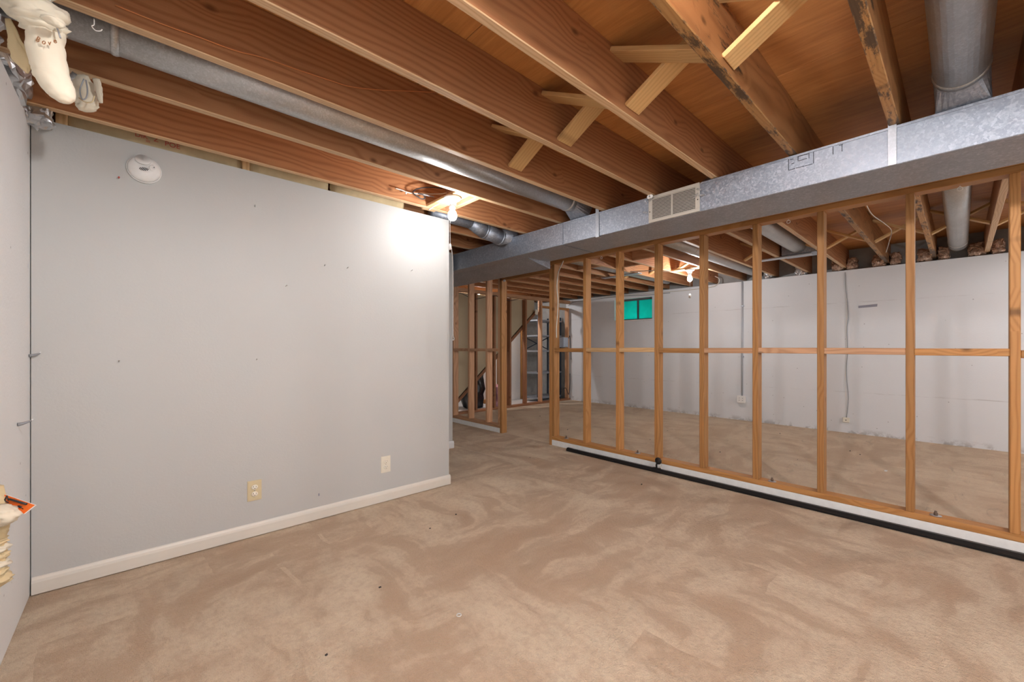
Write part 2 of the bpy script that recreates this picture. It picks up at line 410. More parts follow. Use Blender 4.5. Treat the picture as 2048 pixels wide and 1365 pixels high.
# ------------------------------------------------------------------ floor, walls, ceiling
struct(box('floor', (XL-.3, YN-.2, -.12), (XS+.045, YD+4.6, 0), 'carpet', c=0), 'worn tan carpet of the near room with dark vacuum strokes', 'floor')
struct(box('floor_far', (XS+.045, YN-.2, -.12), (XF+.35, YC+.1, 0), 'carpet_far', c=0), 'soiled tan carpet of the room behind the stud wall', 'floor')
struct(box('floor_stair', (XS+.045, YC+.1, -.12), (XF+.35, YB+.2, -.004), 'slab_white', c=0), 'pale bare floor under the stairs', 'floor')
struct(box('wall_left', (XL-.3, YN-.2, 0), (XL, YD+1.2, 2.075), 'conc_left', c=.004), 'white painted concrete wall at the left edge, flecked with blue paint', 'wall')
struct(box('wall_front', (XL-.3, YN-.2, 0), (XF+.3, YN, ZP), 'drywall', c=0), 'plain wall behind the viewer', 'wall')
wb = struct(box('wall_back', (XL+.003, YD, .005), (1.845, YD+.013, 2.098), 'drywall', c=.001), 'light grey textured drywall partition on the left', 'wall')
# framing of that partition: studs and plates stand behind the sheet
for x, zt in ((XL+.004, 2.09), (-.262, 2.36), (.06, 2.09), (.452, 2.36), (.86, 2.09), (1.29, 2.09), (1.695, 2.09)):
    lumber('stud', (x+.019, YD+.058, .04), (x+.019, YD+.058, zt), T38, T89, 'stud_pale', wb, up=(0, 1, 0)).matrix_parent_inverse = Matrix.Translation(wb.location).inverted()
o = lumber('bottom_plate', (XL+.02, YD+.058, .02), (1.84, YD+.058, .02), T89, T38, 'stud', wb); o.matrix_parent_inverse = Matrix.Translation(wb.location).inverted()
o = box('back_sheet', (XL+.008, YD+.104, .005), (1.845, YD+.117, 2.098), 'drywall', wb, .001); o.matrix_parent_inverse = Matrix.Translation(wb.location).inverted()
# rounded baseboard profile swept along the drywall
def baseboard(name, x0, x1, y, h, mat, label):
    prof = [(y, .004), (y-.012, .004), (y-.013, h*.35), (y-.013, h*.7), (y-.0105, h*.85), (y-.006, h*.96), (y-.002, h), (y, h)]
    vs = [(x, a, b) for x in (x0, x1) for a, b in prof]; n = len(prof)
    me = mesh(name, vs, [(i, i+1, n+i+1, n+i) for i in range(n-1)]+[tuple(reversed(range(n))), tuple(range(n, 2*n)), (n-1, 0, n, 2*n-1)])
    bm = bmesh.new(); bm.from_mesh(me); bmesh.ops.recalc_face_normals(bm, faces=bm.faces); bm.to_mesh(me); bm.free()
    return struct(link(name, me, mat), label, 'baseboard')
baseboard('baseboard_back', XL+.005, 1.852, YD, .078, 'base', 'cream rounded baseboard along the grey drywall')
struct(box('wall_hall', (.6, 3.71, .003), (2.535, 3.825, 2.11), 'drywall', c=.002), 'narrow drywall return behind the end of the grey partition', 'wall')
struct(box('wall_hall_side', (2.42, 3.825, .003), (2.535, YB, 2.36), 'drywall', c=.002), 'hall wall running back behind the drywall return', 'wall')
baseboard('baseboard_hall', 1.9, 2.545, 3.71, .08, 'base_white', 'white baseboard on the narrow drywall return')
struct(box('wall_hall_end', (XL-.3, YD+1.2, 0), (.6, YD+1.35, 2.36), 'drywall', c=0))
struct(box('wall_far_back', (2.42, YB, -.1), (XF+.3, YB+.15, 2.5), 'slab_white', c=0), 'pale wall at the back of the stair area', 'wall')

# far painted concrete wall with the window opening (Y 3.665..4.435, Z 1.595..2.0)
wr = struct(bpy.data.objects.new('wall_right', None)); COL.objects.link(wr); wr['label'] = 'white painted concrete wall of the far room'
wy0, wy1, wz0, wz1 = 3.665, 4.435, 1.595, 1.985
for lo, hi in (((XF, YN, 0), (XF+.3, wy0, 2.075)), ((XF, wy0, 0), (XF+.3, wy1, wz0)), ((XF, wy0, wz1), (XF+.3, wy1, 2.075)), ((XF, wy1, 0), (XF+.3, YC+.12, 2.075))):
    vs = []
    o = box('concrete', lo, hi, 'conc_far', wr, 0)
    for v in o.data.vertices: v.co += o.location
    o.location = (0, 0, 0)
struct(box('wall_stair_end', (XF, YC+.12, -.1), (XF+.3, YB, 2.075), 'grey_conc', c=0))
struct(box('wall_rim_far', (XF+.19, YN, 2.075), (XF+.3, YB, 2.5), 'grey_conc', c=0))
struct(box('wall_rim_left', (XL-.3, YN, 2.075), (XL-.2, YD+1.2, 2.5), 'grey_conc', c=0))
# window
win = struct(bpy.data.objects.new('window_1', None)); COL.objects.link(win); win['label'] = 'small basement window with green panes in a dark frame'; win['category'] = 'window'
gx = XF+.10
box('frame', (gx, wy0, wz1-.03), (gx+.03, wy1, wz1), 'winframe', win, .002)
box('frame', (gx, wy0, wz0), (gx+.03, wy1, wz0+.022), 'winframe', win, .002)
box('frame', (gx, wy0, wz0+.022), (gx+.03, wy0+.02, wz1-.03), 'winframe', win, .002)
box('frame', (gx, wy1-.035, wz0+.022), (gx+.03, wy1, wz1-.03), 'winframe', win, .002)
box('mullion', (gx-.004, 3.985, wz0+.022), (gx+.03, 4.015, wz1-.03), 'winframe', win, .002)
box('pane', (gx+.012, wy0+.02, wz0+.022), (gx+.017, 3.985, wz1-.03), 'green', win, 0)
box('pane', (gx+.012, 4.015, wz0+.022), (gx+.017, wy1-.035, wz1-.03), 'green', win, 0)
box('sill', (XF-.012, wy0-.02, wz0-.02), (gx, wy1+.02, wz0), 'base_white', win, .003)
struct(box('wall_window_well', (XF+.75, 3.2, 1.2), (XF+.8, 4.9, 2.5), 'steel', c=0))  # unseen, height set so daylight reaches the panes from above
struct(box('floor_window_well', (XF+.3, 3.2, 1.15), (XF+.8, 4.9, 1.2), 'grey_conc', c=0))

# added glowing windows, unseen behind the viewer, to fill the rooms with soft light
def fill_window(name, label, plane, at, sgn, a0, a1, z0, z1):
    w = struct(bpy.data.objects.new(name, None), label, 'window'); COL.objects.link(w)
    def bx(nm, p0, p1, q0, q1, d0, d1, m):
        u, v = sorted((at+sgn*d0, at+sgn*d1))
        if plane == 'X': box(nm, (u, p0, q0), (v, p1, q1), m, w, .002 if m != 'fill_pane' else 0)
        else: box(nm, (p0, u, q0), (p1, v, q1), m, w, .002 if m != 'fill_pane' else 0)
    mid = (a0+a1)/2
    for p0, p1 in ((a0, mid-.03), (mid+.03, a1)): bx('pane', p0, p1, z0, z1, .008, .014, 'fill_pane')
    for p0, p1 in ((a0-.06, a0), (mid-.03, mid+.03), (a1, a1+.06)): bx('frame', p0, p1, z0-.06, z1+.06, .001, .03, 'base_white')
    for q0, q1 in ((z0-.06, z0), (z1, z1+.06)): bx('frame', a0, a1, q0, q1, .001, .03, 'base_white')
    return w
fill_window('fill_window_2', 'added fill-light window in the white wall behind the viewer', 'X', XL, 1, -2.7, -.7, .45, 1.95)
fill_window('fill_window_3', 'added fill-light window behind the viewer', 'Y', YN, 1, .3, 2.4, .45, 1.95)
fill_window('fill_window_4', 'added fill-light window at the near end of the far room', 'Y', YN, 1, 4.0, 6.2, .45, 1.95)

# ceiling: plywood sheets on joists
ceil = struct(box('ceiling', (XL-.3, YN-.2, ZP+.018), (XF+.3, YB+.2, ZP+.16), 'grey_conc', c=0), 'open basement ceiling of brown plywood on exposed joists', 'ceiling')
CINV = Matrix.Translation(ceil.location).inverted()
def cpart(o): o.parent = ceil; o.matrix_parent_inverse = CINV; return o
xs = [-.60, -.203, 1.016, 2.235, 3.454, 4.673, 5.892, 6.95]
for i in range(len(xs)-1):
    ys = [YN, -.999, 1.406, 3.861, 6.291, YB] if i % 2 else [YN, -2.219, .208, 2.646, 5.081, YB]
    for a, b in zip(ys, ys[1:]):
        cpart(box('plywood_panel', (xs[i]+.0015, a+.0015, ZP), (xs[i+1]-.0015, b-.0015, ZP+.018), 'ply', None, .0015))
JY = [-2.60, -2.20, -1.79, -1.385, -.98, -.575, -.170, .227, .624, 1.028, 1.425, 1.82, 2.247, 2.665, 3.07, 3.475, 3.88, 4.285, 4.69, 5.10, 5.50, 5.90, 6.31, 6.72, 7.12]   # +Y faces
hj = ZP-ZJ
for i, y in enumerate(JY):
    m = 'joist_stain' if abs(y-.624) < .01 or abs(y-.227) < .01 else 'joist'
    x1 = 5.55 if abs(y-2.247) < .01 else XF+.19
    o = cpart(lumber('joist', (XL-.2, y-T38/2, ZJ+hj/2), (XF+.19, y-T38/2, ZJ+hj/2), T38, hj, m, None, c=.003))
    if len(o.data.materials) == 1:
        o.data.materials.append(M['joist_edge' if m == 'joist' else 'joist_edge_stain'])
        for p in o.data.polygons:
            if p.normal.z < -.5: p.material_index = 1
def jy(k): return JY[7+k]       # 0 is the joist at .227
# cross bridging: per bay two crossed slats side by side, from low on one joist to high on the next
def bridge(ylo_face, yhi_face, x, low_on_lo, w=.105, t=.019):
    zl, zh = ZJ+.035, ZP-.03
    a = Vector((x, ylo_face, zl if low_on_lo else zh)); b = Vector((x, yhi_face, zh if low_on_lo else zl))
    return cpart(lumber('brace', a, b, w, t, 'brace', None, up=(0, -(b.z-a.z), (b.y-a.y)), c=.002))
for k, (xa, xb) in {0: (1.50, 1.62), 1: (1.535, 1.60), 2: (1.52, 1.63), 3: (1.53, 1.65)}.items():
    lo, hi = jy(k), jy(k+1)-T38                 # joist faces of the bay
    bridge(lo, hi, xa if k != 1 else 1.515, True); bridge(lo, hi, xb+.005 if k != 1 else 1.63, False)
for k in range(-3, 8):
    lo, hi = JY[7+k], JY[8+k]-T38
    if k in (4, ): continue
    for q, xx in ((True, 5.36), (False, 5.47)):
        bridge(lo, hi, xx, q, .065)
# solid blocking in the far room near its lamp and above the partition
for y0, y1, x, h in ((2.247, 2.627, 4.35, .20), (2.665, 3.032, 4.62, .20), (3.07, 3.437, 4.35, .18), (2.247, 2.627, 1.75, .235), (3.475, 3.842, 5.0, .2)):
    cpart(lumber('blocking', (x, y0, ZJ+h/2+.005), (x, y1, ZJ+h/2+.005), T38, h, 'stud_red', None))
cpart(lumber('blocking', (1.62, 2.247, ZJ+.012), (1.62, 2.70, ZJ+.012), .11, .02, 'stud_pale', None))
cpart(lumber('blocking', (5.36, 2.247, ZJ+.012), (5.36, 2.627, ZJ+.012), .11, .02, 'stud_pale', None))

# ------------------------------------------------------------------ open stud wall
ws = struct(bpy.data.objects.new('wall_middle', None)); COL.objects.link(ws); ws['label'] = 'open stud wall of bare orange lumber between the two rooms'; ws['category'] = 'wall'
xc = XS+T89/2; zb0, zb1, zt0 = .062, .100, 2.010
studs = [3.080, 2.646, 2.253, 1.853, 1.456, 1.061, .663, .226, -.1745, -.60, -1.0, -1.41, -1.81, -2.22, -2.62]
def wst(o): o.parent = ws; return o
for i, y in enumerate(studs):
    wst(lumber('stud', (xc, y-T38/2, zb1), (xc, y-T38/2, zt0), T38, T89, 'stud', None, up=(1, 0, 0)))
wst(lumber('end_post', (xc, 3.080+T38/2, .0), (xc, 3.080+T38/2, zt0-.04), T38, T89, 'stud', None, up=(1, 0, 0)))
wst(lumber('bottom_plate', (xc, YN, .081), (xc, 3.080, .081), T89, T38, 'stud', None))
wst(lumber('top_plate', (xc, YN, zt0+.019), (xc, 3.118, zt0+.019), T89, T38, 'stud', None))
wst(lumber('top_plate', (xc, YN, ZJ-.031), (xc, 3.118, ZJ-.031), T89, .060, 'stud', None))
for i in range(len(studs)-1):
    a, b = studs[i]-T38, studs[i+1]; z = 1.063+(-.003, .001, .002, -.001, 0, .002, .001, -.003, -.012)[i % 9]
    wst(lumber('blocking', (xc, a, z), (xc, b, z+random.uniform(-.002, .002)), T89, T38+.003, 'stud_pale' if i in (1, 2) else ('stud_red' if i in (4, 5, 6) else 'stud'), None))
# anchor bolts with washers on the bottom plate
for y in (2.90, 2.04, 1.0-.06, .10, -.9):
    b = link('anchor_bolt', lathe_mesh([(.0, 0), (.009, 0), (.009, .014), (.006, .016), (.006, .024), (0, .024)], 8), 'rust', ws, (xc-.008, y, .1035))
    link('washer', lathe_mesh([(.026, 0), (.026, .003), (.0, .003)], 16), 'washer', b, (0, 0, -.003))
for y, s in ((2.45, 0), (1.25, 0), (.02, 0)):
    z = zt0
    px = {2.45: onX(1203, 507, xc), 1.25: onX(1577, 436, xc), .02: onX(1920, 372, xc)}[y]
    ring = [(xc+.0, px.y+.011*math.sin(a), z-.018-.011*math.cos(a)+.0) for a in [2*math.pi*k/12 for k in range(13)]]
    e = link('screw_eye', tube_mesh(ring, .0018, 6), 'plastic', ws)
    link('shank', tube_mesh([(xc, px.y, z), (xc, px.y, z-.009)], .0018, 6), 'plastic', e)
struct(box('trim_1', (XS+.003, YN, .0), (XS+.115, 3.082, .062), 'curb', c=.003), 'white painted concrete curb under the stud wall', 'curb')

# second length of the stud wall, past the doorway
w2 = struct(bpy.data.objects.new('wall_middle_far', None)); COL.objects.link(w2); w2['label'] = 'short open stud wall beyond the doorway, reddish studs'; w2['category'] = 'wall'
def w2p(o): o.parent = w2; return o
for y in (4.252, 4.645, 5.03, 5.44):
    w2p(lumber('stud', (xc, y-T38/2, .100), (xc, y-T38/2, 2.0), T38, T89, 'stud_red', None, up=(1, 0, 0)))
w2p(lumber('stud', (xc, 4.002-T38/2, .100), (xc, 4.002-T38/2, 2.0), T38, T89, 'stud_red', None, up=(1, 0, 0)))
w2p(lumber('end_post', (xc, 3.964-T38/2, .0), (xc, 3.964-T38/2, 2.0), T38, T89, 'stud', None, up=(1, 0, 0)))
w2p(lumber('bottom_plate', (xc, 3.964, .081), (xc, YC, .081), T89, T38, 'stud_red', None))
w2p(lumber('header', (xc, 3.118, zt0-.058), (xc, 3.964, zt0-.058), T89, T38, 'stud', None))
w2p(lumber('top_plate', (xc, 3.118, zt0+.030), (xc, YC, zt0+.030), T89, T38, 'stud_red', None))
for a, b in ((3.964, 4.214), (4.252, 4.607), (4.645, 4.992), (5.03, 5.40)):
    w2p(lumber('blocking', (xc, a, 1.057), (xc, b, 1.057), T89, T38, 'stud_red', None))
struct(box('trim_2', (XS+.003, 3.966, .0), (XS+.115, YC, .062), 'curb', c=.003), 'white painted curb under the short stud wall beyond the doorway', 'curb')

# framed wall by the stairs
wc = struct(bpy.data.objects.new('wall_stair', None)); COL.objects.link(wc); wc['label'] = 'dark stud wall in front of the stairs at the back'; wc['category'] = 'wall'
def wcp(o): o.parent = wc; return o
yc = YC+T89/2
for x in (3.86, 4.262, 4.667, 5.035, 5.43, 5.85):
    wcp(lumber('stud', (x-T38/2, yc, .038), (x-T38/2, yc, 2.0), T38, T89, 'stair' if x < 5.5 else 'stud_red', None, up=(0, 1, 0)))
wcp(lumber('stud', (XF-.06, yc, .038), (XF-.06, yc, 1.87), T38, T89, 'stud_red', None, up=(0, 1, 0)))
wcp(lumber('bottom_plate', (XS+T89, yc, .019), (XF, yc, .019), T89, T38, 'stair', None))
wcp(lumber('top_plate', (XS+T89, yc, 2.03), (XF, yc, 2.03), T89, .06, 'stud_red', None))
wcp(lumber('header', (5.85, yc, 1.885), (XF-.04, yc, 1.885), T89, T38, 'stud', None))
# sloping skirt of the stairs and its stringer
sk = struct(prism('wall_stair_skirt', [(3.50, 2.0), (5.72, 2.0), (5.72, 1.77), (3.72, .06), (3.50, .06)], YC+.095, YC+.108, 'XZ', 'beige_panel'), 'tan unpainted drywall panel with a sloping lower edge under the stairs', 'wall')
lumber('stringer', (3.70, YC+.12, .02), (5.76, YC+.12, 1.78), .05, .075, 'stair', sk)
struct(box('door_1', (5.02, 6.35, 0), (5.42, 6.39, 2.0), 'door_white', c=.003), 'white door panel seen past the stair studs', 'door')
struct(box('door_2', (5.55, 6.30, 0), (6.02, 6.34, 2.0), 'door_white', c=.003), 'white panel beside the metal shelves', 'door')
dj = struct(box('trim_3', (5.44, 6.28, 0), (5.52, 6.38, 2.0), 'stud', c=.003), 'bare wood door jamb behind the stair studs', 'trim')
struct(box('trim_4', (5.02, 6.26, 0), (5.44, 6.34, .07), 'stud', c=.003), 'bare wood threshold behind the stair studs', 'trim')
struct(box('trim_5', (6.04, 6.28, 0), (6.12, 6.36, 2.0), 'stud', c=.003), 'bare wood post beside the metal shelves', 'trim')
struct(box('wall_shelf_back', (6.13, 6.45, 0), (XF, 6.6, 2.1), 'grey_conc', c=0), 'bare grey concrete behind the metal shelves', 'wall')

# ------------------------------------------------------------------ trunk duct
XD0, XD1, ZD0, ZD1 = 2.577, 2.982, 1.9265, 2.104
td = thing('trunk_duct', 'long rectangular galvanised trunk duct hung under the joists', 'duct', (XD0, 1.0, ZD0))
box('duct_section', (XD0, YN+.1, ZD0), (XD1, 2.190, ZD1), 'galv', td, .003)
box('duct_section', (XD0, 2.196, ZD0), (XD1, 4.6, ZD1), 'galv', td, .003)
box('seam', (XD0-.003, 2.186, ZD0-.003), (XD1+.002, 2.200, ZD1+.002), 'galv', td, .001)
box('joint_gap', (XD0-.0036, 2.1895, ZD0-.0036), (XD1+.002, 2.1925, ZD1), 'dark', td, 0)
box('cleat', (XD0-.004, 2.200, ZD0-.001), (XD0, 2.226, ZD1), 'galv', td, .001)
box('flange', (XD0-.004, YN+.1, ZD1-.011), (XD0+.001, 1.085, ZD1+.001), 'galv', td, .001)
box('flange', (XD0-.004, 1.435, ZD1-.011), (XD0+.001, 2.186, ZD1+.001), 'galv', td, .001)
box('flange', (XD0-.004, 2.226, ZD1-.011), (XD0+.001, 4.6, ZD1+.001), 'galv', td, .001)
prism('drop_section', [(2.99, ZD0+.02), (2.70, ZD0), (2.86, 1.890), (3.02, 1.862), (3.02, 1.95)], 2.735, 4.6, 'XZ', 'galv', td)
for y0, zt, zb in ((1.838, 2.135, 1.921), (.199, 2.155, 1.929)):
    s = box('hanger_strap', (XD0-.006, y0, zb), (XD0-.0035, y0+.030, zt), 'strap', td, .0005)
    box('strap_fold', (XD0-.006, y0, zb-.002), (XD0+.03, y0+.030, zb), 'strap', s, 0).matrix_parent_inverse = Matrix.Translation(s.location).inverted()
    link('rivet', lathe_mesh([(.004, 0), (.003, .003), (0, .003)], 8, 'X'), 'steel', s, (-.0035, 0, .07))
# stamped maker's mark: dashed frame with a few illegible strokes
for (x0, y0, x1, y1) in ((1577, 316, 1577, 341), (1578, 341, 1590, 337), (1592, 336.5, 1608, 332.5), (1610, 332, 1625, 328), (1627, 304, 1627, 327), (1596, 313.5, 1616, 308), (1597, 322, 1614, 317), (1580, 320, 1587, 318), (1583, 328, 1588, 326.5), (1618, 306, 1618, 317), (1666, 293, 1666, 309), (1678, 291, 1686, 289), (1684, 290, 1684, 303), (1596, 313, 1596, 322)):
    a = onX(x0, y0, XD0-.0012); b = onX(x1, y1, XD0-.0012)
    link('stamp_mark', tube_mesh([a, b], .0014, 5), 'cable_black', td)
# register grille
rg = box('register', (XD0-.010, 1.090, ZD0+.002), (XD0-.001, 1.430, ZD0+.020), 'grille', td, .001)
RI = Matrix.Translation(rg.location).inverted()
def rgp(o): o.parent = rg; o.matrix_parent_inverse = RI
rgp(box('rim', (XD0-.010, 1.090, ZD1-.020), (XD0-.001, 1.430, ZD1+.002), 'grille', None, .001))
rgp(box('rim', (XD0-.010, 1.090, ZD0+.02), (XD0-.001, 1.115, ZD1-.02), 'grille', None, .001))
rgp(box('rim', (XD0-.010, 1.405, ZD0+.02), (XD0-.001, 1.430, ZD1-.02), 'grille', None, .001))
rgp(box('divider', (XD0-.010, 1.262, ZD0+.02), (XD0-.001, 1.272, ZD1-.02), 'grille', None, .001))
rgp(box('backing', (XD0-.0028, 1.115, ZD0+.02), (XD0-.0008, 1.405, ZD1-.02), 'dark', None, 0))
nl = 15
for (a, b) in ((1.116, 1.261), (1.273, 1.404)):
    for k in range(nl):
        z = ZD0+.024+(ZD1-ZD0-.048)*k/(nl-1)
        rgp(lumber('louver', (XD0-.0065, a, z), (XD0-.0065, b, z), .0024, .0042, 'grille', None, c=0))
for y in (1.1, 1.42): rgp(link('screw', lathe_mesh([(.004, 0), (.003, .002), (0, .002)], 8, 'X'), 'dark', None, (XD0-.012, y, ZD0+.075)))
# scraps of clear tape left on the duct around the grille
for i, (y, z, r) in enumerate(((1.452, 2.005, .4), (1.405, 2.085, -.5), (1.09, 2.06, .3), (1.11, 2.025, -.8), (1.448, 2.075, 1.0), (1.075, 2.02, .2))):
    o = crumple('tape_scrap', (XD0-.0165, y, z), (.004, .035, .010), 'film', td, 4, .004, i, 40, rot=(r, 0, 0))
under(td)

# ------------------------------------------------------------------ round ducts
def round_duct(name, label, y, z, r, x0, x1, boot=None, collars=(), mat='galv_pipe', capend=False):
    t = thing(name, label, 'duct', (x0, y, z), 'round ducts in the joist bays')
    seg = 32
    rings = [[Vector((x, y+r*math.cos(2*math.pi*k/seg), z+r*math.sin(2*math.pi*k/seg))) for k in range(seg)] for x in (x0, x1)]
    loft_rings('pipe', rings, mat, t)
    for cx in collars:
        link('collar', tube_mesh([(cx-.012, y, z), (cx-.004, y, z), (cx+.004, y, z), (cx+.012, y, z)], r, 32, rs=[r+.0005, r+.004, r+.004, r+.0005]), 'galv_pipe', t)
    if boot:                                     # round-to-square boot dropping onto the trunk
        (bx, by0, by1, bx2, zt) = boot
        ring1 = []; A = Vector((bx, by1, ZD1)); B = Vector((bx, by0, ZD1)); Cc = Vector((bx2, by0, zt)); Dd = Vector((bx2, by1, zt))
        corner = [(Dd, A), (A, B), (B, Cc), (Cc, Dd)]
        ring0 = []
        sgn = 1 if bx > x1-.3 and bx2 > bx-.5 else 1
        for k in range(seg):
            # start at +Y +Z going clockwise through +Y -Z, -Y -Z, -Y +Z so the two rings match
            a = math.pi/4-2*math.pi*k/seg
            ring0.append(Vector((x1 if boot[0] > x0 else x0, y+r*math.cos(a), z+r*math.sin(a))))
            q = k/seg*4; c, f = corner[int(q)], q-int(q); ring1.append(c[0].lerp(c[1], f))
        loft_rings('boot', [ring0, ring1], 'galv', t, True, False)
    return under(t)
round_duct('round_duct', 'grey round duct above the grey partition joists, ending in a boot on the trunk', 2.035, 2.212, .076, XL-.18, 2.475, (2.60, 1.955, 2.125, 2.72, 2.30), (-.05, 2.44))
round_duct('round_duct', 'wide round duct coming down into the trunk at the top right', .0, 2.232, .082, YN+2.2, 2.52, (2.60, -.088, .078, 2.74, 2.30), (2.49,))
round_duct('round_duct', 'round duct running to the far wall at the right of the far room', .022, 2.215, .074, 3.02, 6.62, None, (6.4, ))
round_duct('round_duct', 'round duct behind the stud wall ending in a square boot above the far room', 1.215, 2.215, .085, 3.02, 5.40, None, ())
rb = thing('duct_boot', 'grey square boot at the end of the round duct in the far room', 'duct', (5.45, 1.2, 2.14))
box('body', (5.38, 1.05, 2.12), (5.62, 1.37, 2.34), 'galv', rb, .004)
under(rb)
round_duct('round_duct', 'shiny round duct beside the lamp of the far room', 2.035, 2.20, .070, 3.02, 6.72, None, (4.6, ))
round_duct('round_duct', 'round duct deep in the far room above the doorway bay', 3.28, 2.21, .074, 3.02, 6.5, None, ())
# adjustable elbow behind the end of the partition
el = thing('elbow_duct', 'jointed galvanised elbow duct by the hanging lamp, dropping onto the trunk', 'duct', (2.2, 2.87, 2.1))
pts = [onY(x, y, 2.87) for x, y in ((862, 424), (945, 447), (968, 461), (1000, 475), (1012, 492))]
link('pipe', tube_mesh([pts[0], pts[1]], .050, 24), 'galv', el)
link('elbow', tube_mesh([pts[1]-Vector((.02, 0, 0)), pts[1].lerp(pts[2], .5), pts[2]], .058, 24, rs=[.052, .066, .070]), 'galv', el)
link('sleeve', tube_mesh([pts[2], pts[3]], .070, 24), 'galv', el)
link('collar', tube_mesh([pts[2]-(pts[3]-pts[2])*.03, pts[2]+(pts[3]-pts[2])*.05], .073, 24), 'galv', el)
link('collar', tube_mesh([pts[3]-(pts[3]-pts[2])*.05, pts[3]+(pts[3]-pts[2])*.05], .073, 24), 'galv', el)
link('outlet', tube_mesh([pts[3], Vector((2.62, 2.86, 2.14)), Vector((2.66, 2.86, 2.104))], .07, 24), 'galv', el)
under(el)
# pale metal strip lying across two joists in the far room
st = box('metal_strip', (5.36, 1.09, ZJ-.012), (5.46, 1.60, ZJ-.001), 'strap', None, .001); tag(st, 'pale sheet metal strip nailed across joists in the far room', 'strip')
st2 = box('metal_strip', (5.02, 2.95, ZJ-.012), (5.12, 3.55, ZJ-.001), 'strap', None, .001); tag(st2, 'pale sheet metal strip under the joists left of the window', 'strip')

# ------------------------------------------------------------------ bare-bulb lamp holders
def lamp(name, label, p, glass='bulb', group='bare-bulb ceiling lamps'):
    t = thing(name, label, 'lamp', p, group)
    link('base', lathe_mesh([(.02, 0), (.057, 0), (.060, -.006), (.056, -.014), (.036, -.024), (.028, -.034), (.026, -.05), (0, -.05)], 32), 'porc', t)
    link('socket', lathe_mesh([(.021, -.048), (.021, -.075), (.017, -.080), (0, -.080)], 24), 'porc', t)
    link('bulb', lathe_mesh([(.013, -.078), (.016, -.088), (.026, -.102), (.0305, -.120), (.0295, -.136), (.022, -.150), (.010, -.157), (0, -.1575)], 28), glass, t)
    link('screw', lathe_mesh([(.0045, -.018), (.004, -.0215), (0, -.0215)], 8), 'steel', t, (-.040, -.02, .002))
    return t
L1 = lamp('bare_bulb_lamp', 'lit bare bulb in a white porcelain holder beside the top corner of the partition', (1.600, 2.345, ZJ-.0))
link('pull_chain', tube_mesh([(-.035, -.025, -.030), (-.037, -.027, -.20), (-.035, -.027, -.325)], .0016, 6), 'porc', L1)
link('pull_bell', lathe_mesh([(.0, 0), (.006, -.004), (.009, -.02), (.011, -.036), (.007, -.042), (0, -.042)], 14), 'porc', L1, (-.036, -.027, -.325))
link('pull_cord', tube_mesh(curve_pts([(-.030, -.024, -.330), (-.014, -.022, -.42), (-.010, -.022, -.6), (-.010, -.022, -.80), (-.010, -.022, -.93), (-.002, -.022, -.965), (-.014, -.022, -.972), (-.020, -.022, -.945)], 8), .0034, 6), 'cord', L1)
L2 = lamp('bare_bulb_lamp', 'lit bare bulb with a short pull chain in the far room', (5.36, 2.40, ZJ), 'bulb_far')
link('pull_chain', tube_mesh([(-.040, -.02, -.030), (-.040, -.02, -.325)], .002, 6), 'porc', L2)
link('pull_bell', lathe_mesh([(.0, 0), (.010, -.006), (.016, -.03), (.018, -.05), (.008, -.06), (0, -.06)], 14), 'porc', L2, (-.040, -.02, -.32))
L3 = lamp('bare_bulb_lamp', 'lit bare bulb overhead, just above the view', (.50, .407, ZJ+.135), 'bulb_room')
L4 = lamp('bare_bulb_lamp', 'lit bare bulb in the stair area at the back', (4.75, 6.086, ZJ+.125), 'bulb_stair')
L5 = lamp('bare_bulb_lamp', 'added unseen fill bulb at the near end of the far room', (5.3, -1.6, ZJ+.135), 'bulb_room')  # added out of view to brighten the far room
cpart(lumber('blocking', (5.3, -1.79, ZJ+.146), (5.3, -1.423, ZJ+.146), .11, .02, 'stud_pale', None))
L6 = lamp('bare_bulb_lamp', 'added unseen fill bulb on the ceiling behind the viewer', (1.0, -1.2, ZJ+.135), 'bulb_fill')  # added out of view to lift the near floor
cpart(lumber('blocking', (1.0, -1.385, ZJ+.146), (1.0, -1.018, ZJ+.146), .11, .02, 'stud_pale', None))
cpart(lumber('blocking', (.50, .227, ZJ+.146), (.50, .586, ZJ+.146), .11, .02, 'stud_pale', None))
cpart(lumber('blocking', (4.75, 5.90, ZJ+.136), (4.75, 6.272, ZJ+.136), .11, .02, 'stud_pale', None))

# ------------------------------------------------------------------ things on the partition
sa = thing('smoke_alarm', 'round white smoke alarm high on the grey drywall', 'smoke alarm', (.038, YD, 1.970))
link('base_ring', lathe_mesh([(.066, 0), (.067, .008), (.064, .012), (0, .012)], 40, '-Y'), 'plastic', sa)
link('cover', lathe_mesh([(.063, .012), (.062, .020), (.056, .029), (.046, .036), (.028, .040), (0, .041)], 40, '-Y'), 'plastic', sa)
for i in range(6):
    w = (.010, .016, .018, .018, .016, .010)[i]
    o = box('vent_slot', (-.016+i*.0056-.0011, -.0432, -.008-w/2), (-.016+i*.0056+.0011, -.0385, -.008+w/2), 'dark', sa, 0)
    o.rotation_euler = (0, .5, 0)
link('test_button', lathe_mesh([(.019, 0), (.018, .004), (.012, .006), (0, .0065)], 24, '-Y'), 'plastic', sa, (.033, -.033, .006), (0, 0, .35))
link('trim_ring', lathe_mesh([(.030, .0), (.029, .003), (.0, .0035)], 24, '-Y'), 'plastic', sa, (-.005, -.036, .038), (-.45, 0, 0))
link('indicator', lathe_mesh([(.002, 0), (.002, .002), (0, .002)], 8, '-Y'), 'dark', sa, (.036, -.0395, .012))

